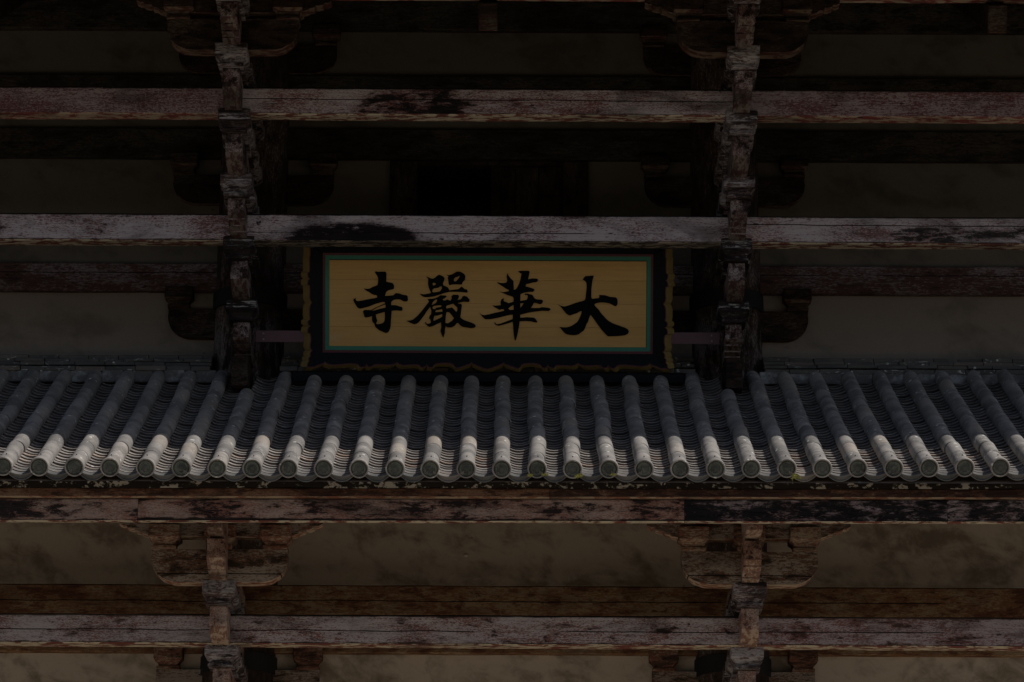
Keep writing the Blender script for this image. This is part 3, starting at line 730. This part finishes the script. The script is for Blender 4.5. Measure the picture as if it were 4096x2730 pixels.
box('base_rail', -2.35, 2.37, -.11, .05, px(0, 879)[1], px(0, 857)[1], M['black'], PL)
for sg in (1, -1):
    a, b = sorted((sg * 2.17, sg * 2.80))
    bar = box('support_bar', a, b, -.03, .0, px(0, 789)[1], px(0, 762)[1], M['strap'], PL, .004)
    for dz in (-.034, .034):
        v, f = lathe([(.0, -.012), (.008, -.010), (.012, -.004), (.013, .004)], 10, 'y')
        obj('rivet', mesh('rivet', v, f, M['rivet'], True), bar, (sg * (2.705 - 2.485), -.016, dz))
# brushed characters, read from right to left; outlines in a common pixel frame
def G(ox, oy, k, pts): return [px((ox + x * k) * .57446, (oy + y * k) * .57446) for x, y in pts]
def glyph(ox, oy, k, outs, label): flat('character', [G(ox, oy, k, o) for o in outs], -.006, .012, M['ink'], label)
glyph(1380, 1070, .17857, [
 [(640,100),(665,90),(700,102),(855,94),(880,105),(893,128),(897,160),(890,325),(960,337),(1025,352),(1050,372),(1065,405),(1072,460),(1060,490),(1000,503),(945,515),(905,540),(885,570),(865,645),(960,640),(1055,628),(1085,600),(1110,578),(1200,592),(1260,615),(1360,632),(1376,650),(1384,735),(1365,765),(1310,772),(1265,755),(1215,728),(1160,720),(1105,722),(1060,735),(1025,760),(1005,785),(1005,855),(1090,852),(1160,868),(1200,885),(1240,888),(1260,915),(1262,945),(1255,970),(1225,980),(1110,970),(1015,982),(1010,1080),(1000,1200),(995,1320),(980,1390),(945,1460),(925,1472),(880,1482),(840,1465),(740,1422),(690,1385),(655,1350),(635,1310),(630,1275),(595,1245),(578,1215),(572,1170),(575,1100),(500,1125),(440,1135),(415,1128),(398,1105),(385,1050),(368,1005),(375,985),(400,965),(450,963),(550,966),(640,915),(760,862),(870,815),(855,780),(800,783),(740,795),(600,845),(520,880),(430,905),(315,933),(280,930),(245,910),(200,845),(165,785),(150,740),(165,712),(208,697),(200,725),(210,745),(232,762),(265,765),(360,748),(480,722),(600,702),(690,682),(685,650),(672,630),(620,622),(570,605),(520,570),(480,545),(440,525),(385,485),(400,480),(440,490),(500,485),(545,465),(590,440),(650,420),(700,395),(708,330),(708,250),(700,215),(680,180),(660,150),(642,125)],
 [(566,978),(690,908),(868,836),(878,850),(878,908),(760,935),(600,980)],
 [(655,1065),(720,1045),(860,1005),(865,1100),(855,1200),(845,1230),(815,1258),(740,1280),(690,1285),(665,1270),(680,1235),(695,1208),(670,1140)]], 'leftmost character on the board, with a hooked foot')
glyph(1610, 1070, .19136, [
 [(468,190),(510,200),(560,225),(610,235),(655,215),(690,180),(740,150),(780,162),(835,188),(862,230),(850,275),(825,330),(835,375),(890,395),(930,420),(950,450),(955,478),(1060,462),(1150,450),(1180,430),(1200,408),(1225,400),(1285,450),(1330,460),(1350,510),(1335,525),(1200,512),(1080,508),(960,510),(860,535),(740,575),(640,605),(520,625),(440,622),(410,612),(385,600),(335,552),(420,565),(500,552),(575,535),(570,515),(545,470),(525,410),(510,350),(515,250),(505,220)],
 [(605,325),(650,322),(680,340),(660,365),(615,382)],
 [(600,510),(605,470),(640,438),(730,425),(760,400),(800,398),(808,430),(770,490),(745,505),(690,515),(620,522)],
 [(897,145),(950,160),(1000,145),(1050,120),(1100,90),(1130,80),(1190,85),(1240,110),(1275,135),(1297,180),(1285,260),(1240,305),(1222,355),(1080,352),(1020,355),(965,372),(945,345),(935,260),(925,215),(940,185)],
 [(1055,240),(1090,205),(1130,195),(1180,165),(1165,210),(1110,280),(1075,292),(1055,275)],
 [(500,662),(600,658),(660,645),(720,620),(760,590),(780,580),(890,590),(905,610),(885,630),(820,668),(838,692),(880,690),(915,668),(980,698),(1000,670),(1015,640),(1000,605),(1040,570),(1150,572),(1165,600),(1155,640),(1130,680),(1190,670),(1225,640),(1235,610),(1270,590),(1340,612),(1360,645),(1385,660),(1387,700),(1360,725),(1270,715),(1200,730),(1140,742),(1150,762),(1205,762),(1225,790),(1220,850),(1212,900),(1195,1045),(1240,1085),(1300,1115),(1440,1160),(1490,1185),(1515,1210),(1520,1235),(1490,1265),(1420,1275),(1320,1258),(1230,1240),(1190,1210),(1150,1165),(1115,1170),(1095,1205),(1060,1235),(1000,1262),(930,1260),(880,1228),(872,1300),(868,1380),(838,1470),(825,1465),(795,1390),(775,1330),(792,1260),(790,1150),(700,1190),(620,1230),(540,1253),(500,1225),(455,1175),(455,1155),(480,1140),(470,1165),(495,1190),(535,1182),(575,1160),(572,1130),(555,1085),(535,1085),(542,1030),(555,1008),(578,985),(582,900),(555,830),(520,880),(480,930),(430,1010),(380,1075),(330,1140),(280,1180),(220,1197),(150,1170),(62,1125),(150,1115),(200,1095),(300,1010),(400,890),(470,800),(530,720),(520,690)],
 [(590,780),(610,730),(660,680),(700,668),(705,695),(680,740),(640,765),(600,790)],
 [(605,835),(640,808),(780,790),(798,805),(790,825),(690,845),(668,850),(680,870),(630,875),(610,860)],
 [(660,940),(685,895),(735,893),(810,870),(818,930),(730,935)],
 [(625,1115),(640,1030),(660,1012),(700,1015),(800,980),(815,990),(808,1035),(760,1065),(640,1120)],
 [(890,820),(920,795),(1045,758),(1085,800),(1130,840),(1130,900),(1108,935),(1070,890),(1020,838),(900,862)],
 [(888,1000),(900,940),(930,932),(970,950),(1010,1000),(1060,1062),(1020,1120),(930,1175),(878,1165)]], 'dense many-stroked character with two boxes on top')
glyph(1900, 1070, .19127, [
 [(890,72),(960,60),(1110,58),(1128,68),(1135,85),(1120,150),(1105,240),(1190,220),(1290,222),(1308,238),(1312,255),(1305,275),(1285,295),(1200,305),(1125,328),(1065,338),(1048,392),(1090,395),(1150,415),(1215,435),(1238,455),(1240,468),(1205,502),(1120,505),(1010,522),(945,550),(940,693),(1075,672),(1090,640),(1098,610),(1095,575),(1065,560),(1050,580),(1035,555),(1050,538),(1090,538),(1190,565),(1210,585),(1220,605),(1250,645),(1290,662),(1390,665),(1415,682),(1418,710),(1400,745),(1370,760),(1330,755),(1280,738),(1225,732),(1200,790),(1160,842),(1350,842),(1390,822),(1500,832),(1560,845),(1585,872),(1545,903),(1400,900),(1260,918),(1120,940),(940,985),(940,1050),(1080,1038),(1215,1045),(1255,1060),(1280,1095),(1305,1135),(1285,1150),(1230,1142),(1160,1125),(1050,1118),(930,1125),(915,1240),(885,1400),(850,1520),(838,1535),(825,1510),(805,1390),(790,1200),(782,1135),(700,1165),(500,1220),(450,1218),(420,1200),(400,1175),(398,1150),(412,1145),(420,1170),(450,1190),(540,1170),(680,1115),(780,1080),(785,985),(720,990),(500,1045),(320,1082),(205,1085),(150,1040),(78,948),(120,985),(180,1000),(260,985),(400,950),(605,905),(590,872),(540,868),(510,888),(400,830),(355,790),(420,798),(530,785),(522,720),(545,660),(603,637),(585,680),(605,710),(650,720),(690,745),(800,710),(800,640),(780,605),(680,575),(600,540),(497,492),(570,515),(700,488),(695,460),(660,450),(480,335),(450,300),(520,318),(600,320),(640,310),(665,280),(650,190),(668,110),(690,160),(735,220),(795,275),(803,455),(830,460),(870,420),(920,320),(940,250),(965,120),(930,105)],
 [(690,855),(740,810),(790,780),(803,790),(803,880),(720,888)],
 [(940,745),(1015,738),(985,790),(945,845)]], 'character with a long central stem ending in a point')
glyph(2220, 1080, .17857, [
 [(680,122),(760,118),(850,106),(873,120),(850,190),(835,260),(828,330),(820,400),(818,590),(828,618),(845,632),(985,615),(1002,590),(1002,565),(992,545),(1130,550),(1190,570),(1250,590),(1340,592),(1380,605),(1405,635),(1415,680),(1412,740),(1400,775),(1380,795),(1350,797),(1300,770),(1230,735),(1150,718),(1060,712),(980,720),(920,735),(888,765),(910,800),(980,870),(1030,940),(1080,1000),(1170,1095),(1230,1140),(1300,1180),(1390,1215),(1480,1245),(1600,1290),(1650,1325),(1672,1365),(1655,1415),(1600,1445),(1540,1462),(1400,1472),(1300,1475),(1215,1480),(1190,1470),(1160,1445),(1060,1335),(1000,1255),(950,1190),(880,1090),(810,995),(795,1000),(775,1060),(755,1120),(748,1155),(720,1190),(700,1240),(685,1290),(655,1350),(620,1370),(550,1430),(490,1450),(430,1458),(345,1450),(270,1435),(215,1405),(160,1340),(102,1265),(150,1280),(230,1285),(290,1277),(340,1260),(390,1240),(440,1205),(490,1170),(520,1140),(560,1065),(590,985),(605,915),(580,910),(480,965),(400,990),(320,1013),(250,965),(180,880),(130,810),(68,760),(130,790),(180,808),(220,808),(260,798),(380,760),(420,742),(480,720),(570,695),(660,672),(680,652),(690,610),(700,500),(712,380),(708,280),(695,255),(665,228),(622,195)]], 'open three-stroke character, rightmost on the board')

# ------------------------------------------------------------------ weeds rooted under the eave tiles
def weed(x, n, L, droop, label):
    W = empty('weed_tuft', (x, -4.66, 10.535 + zoff(x))); W['label'] = label; W['category'] = 'weed'; W['group'] = 'weeds growing under the eave tiles'
    v = []; f = []
    for k in range(n):
        a = rnd.uniform(-1.3, 1.3); l = L * rnd.uniform(.5, 1.0); w = rnd.uniform(.005, .008); pts = []
        for q in range(5):
            t = q / 4; pts.append((math.sin(a) * l * t, -.03 - .07 * t, (.35 * t - (1.0 + droop) * t * t) * l))
        b = len(v)
        for q, p in enumerate(pts):
            s = w * (1 - .75 * q / 4); v += [(p[0] - s, p[1], p[2]), (p[0] + s, p[1] - .004, p[2])]
        for q in range(4): f.append((b + 2 * q, b + 2 * q + 1, b + 2 * q + 3, b + 2 * q + 2))
        for q in range(1, 4):
            for sg in (-1, 1):
                p = pts[q]; b = len(v); z = rnd.uniform(-.01, .01)
                v += [p, (p[0] + sg * .012, p[1] - .004, p[2] + .008 + z), (p[0] + sg * .024, p[1], p[2] - .004 + z), (p[0] + sg * .01, p[1] + .004, p[2] - .010)]
                f.append((b, b + 1, b + 2, b + 3))
    obj('leaves', mesh('leaves', v, f, M['weed']), W, kind='stuff')
weed(.49, 3, .04, .6, 'thin yellow-green sprig hanging between two eave discs, left end of the weeds')
weed(.645, 6, .038, .2, 'compact yellow-green weed clump tucked against the right side of an eave disc')
weed(1.02, 8, .06, .5, 'largest and leafiest weed tuft, spreading below an eave disc right of the plaque centre')
weed(1.37, 4, .034, .2, 'sparse small weed tuft to the right of the leafiest tuft')
weed(3.30, 8, .07, .9, 'lone trailing weed tuft under the eave beside the black fascia board')
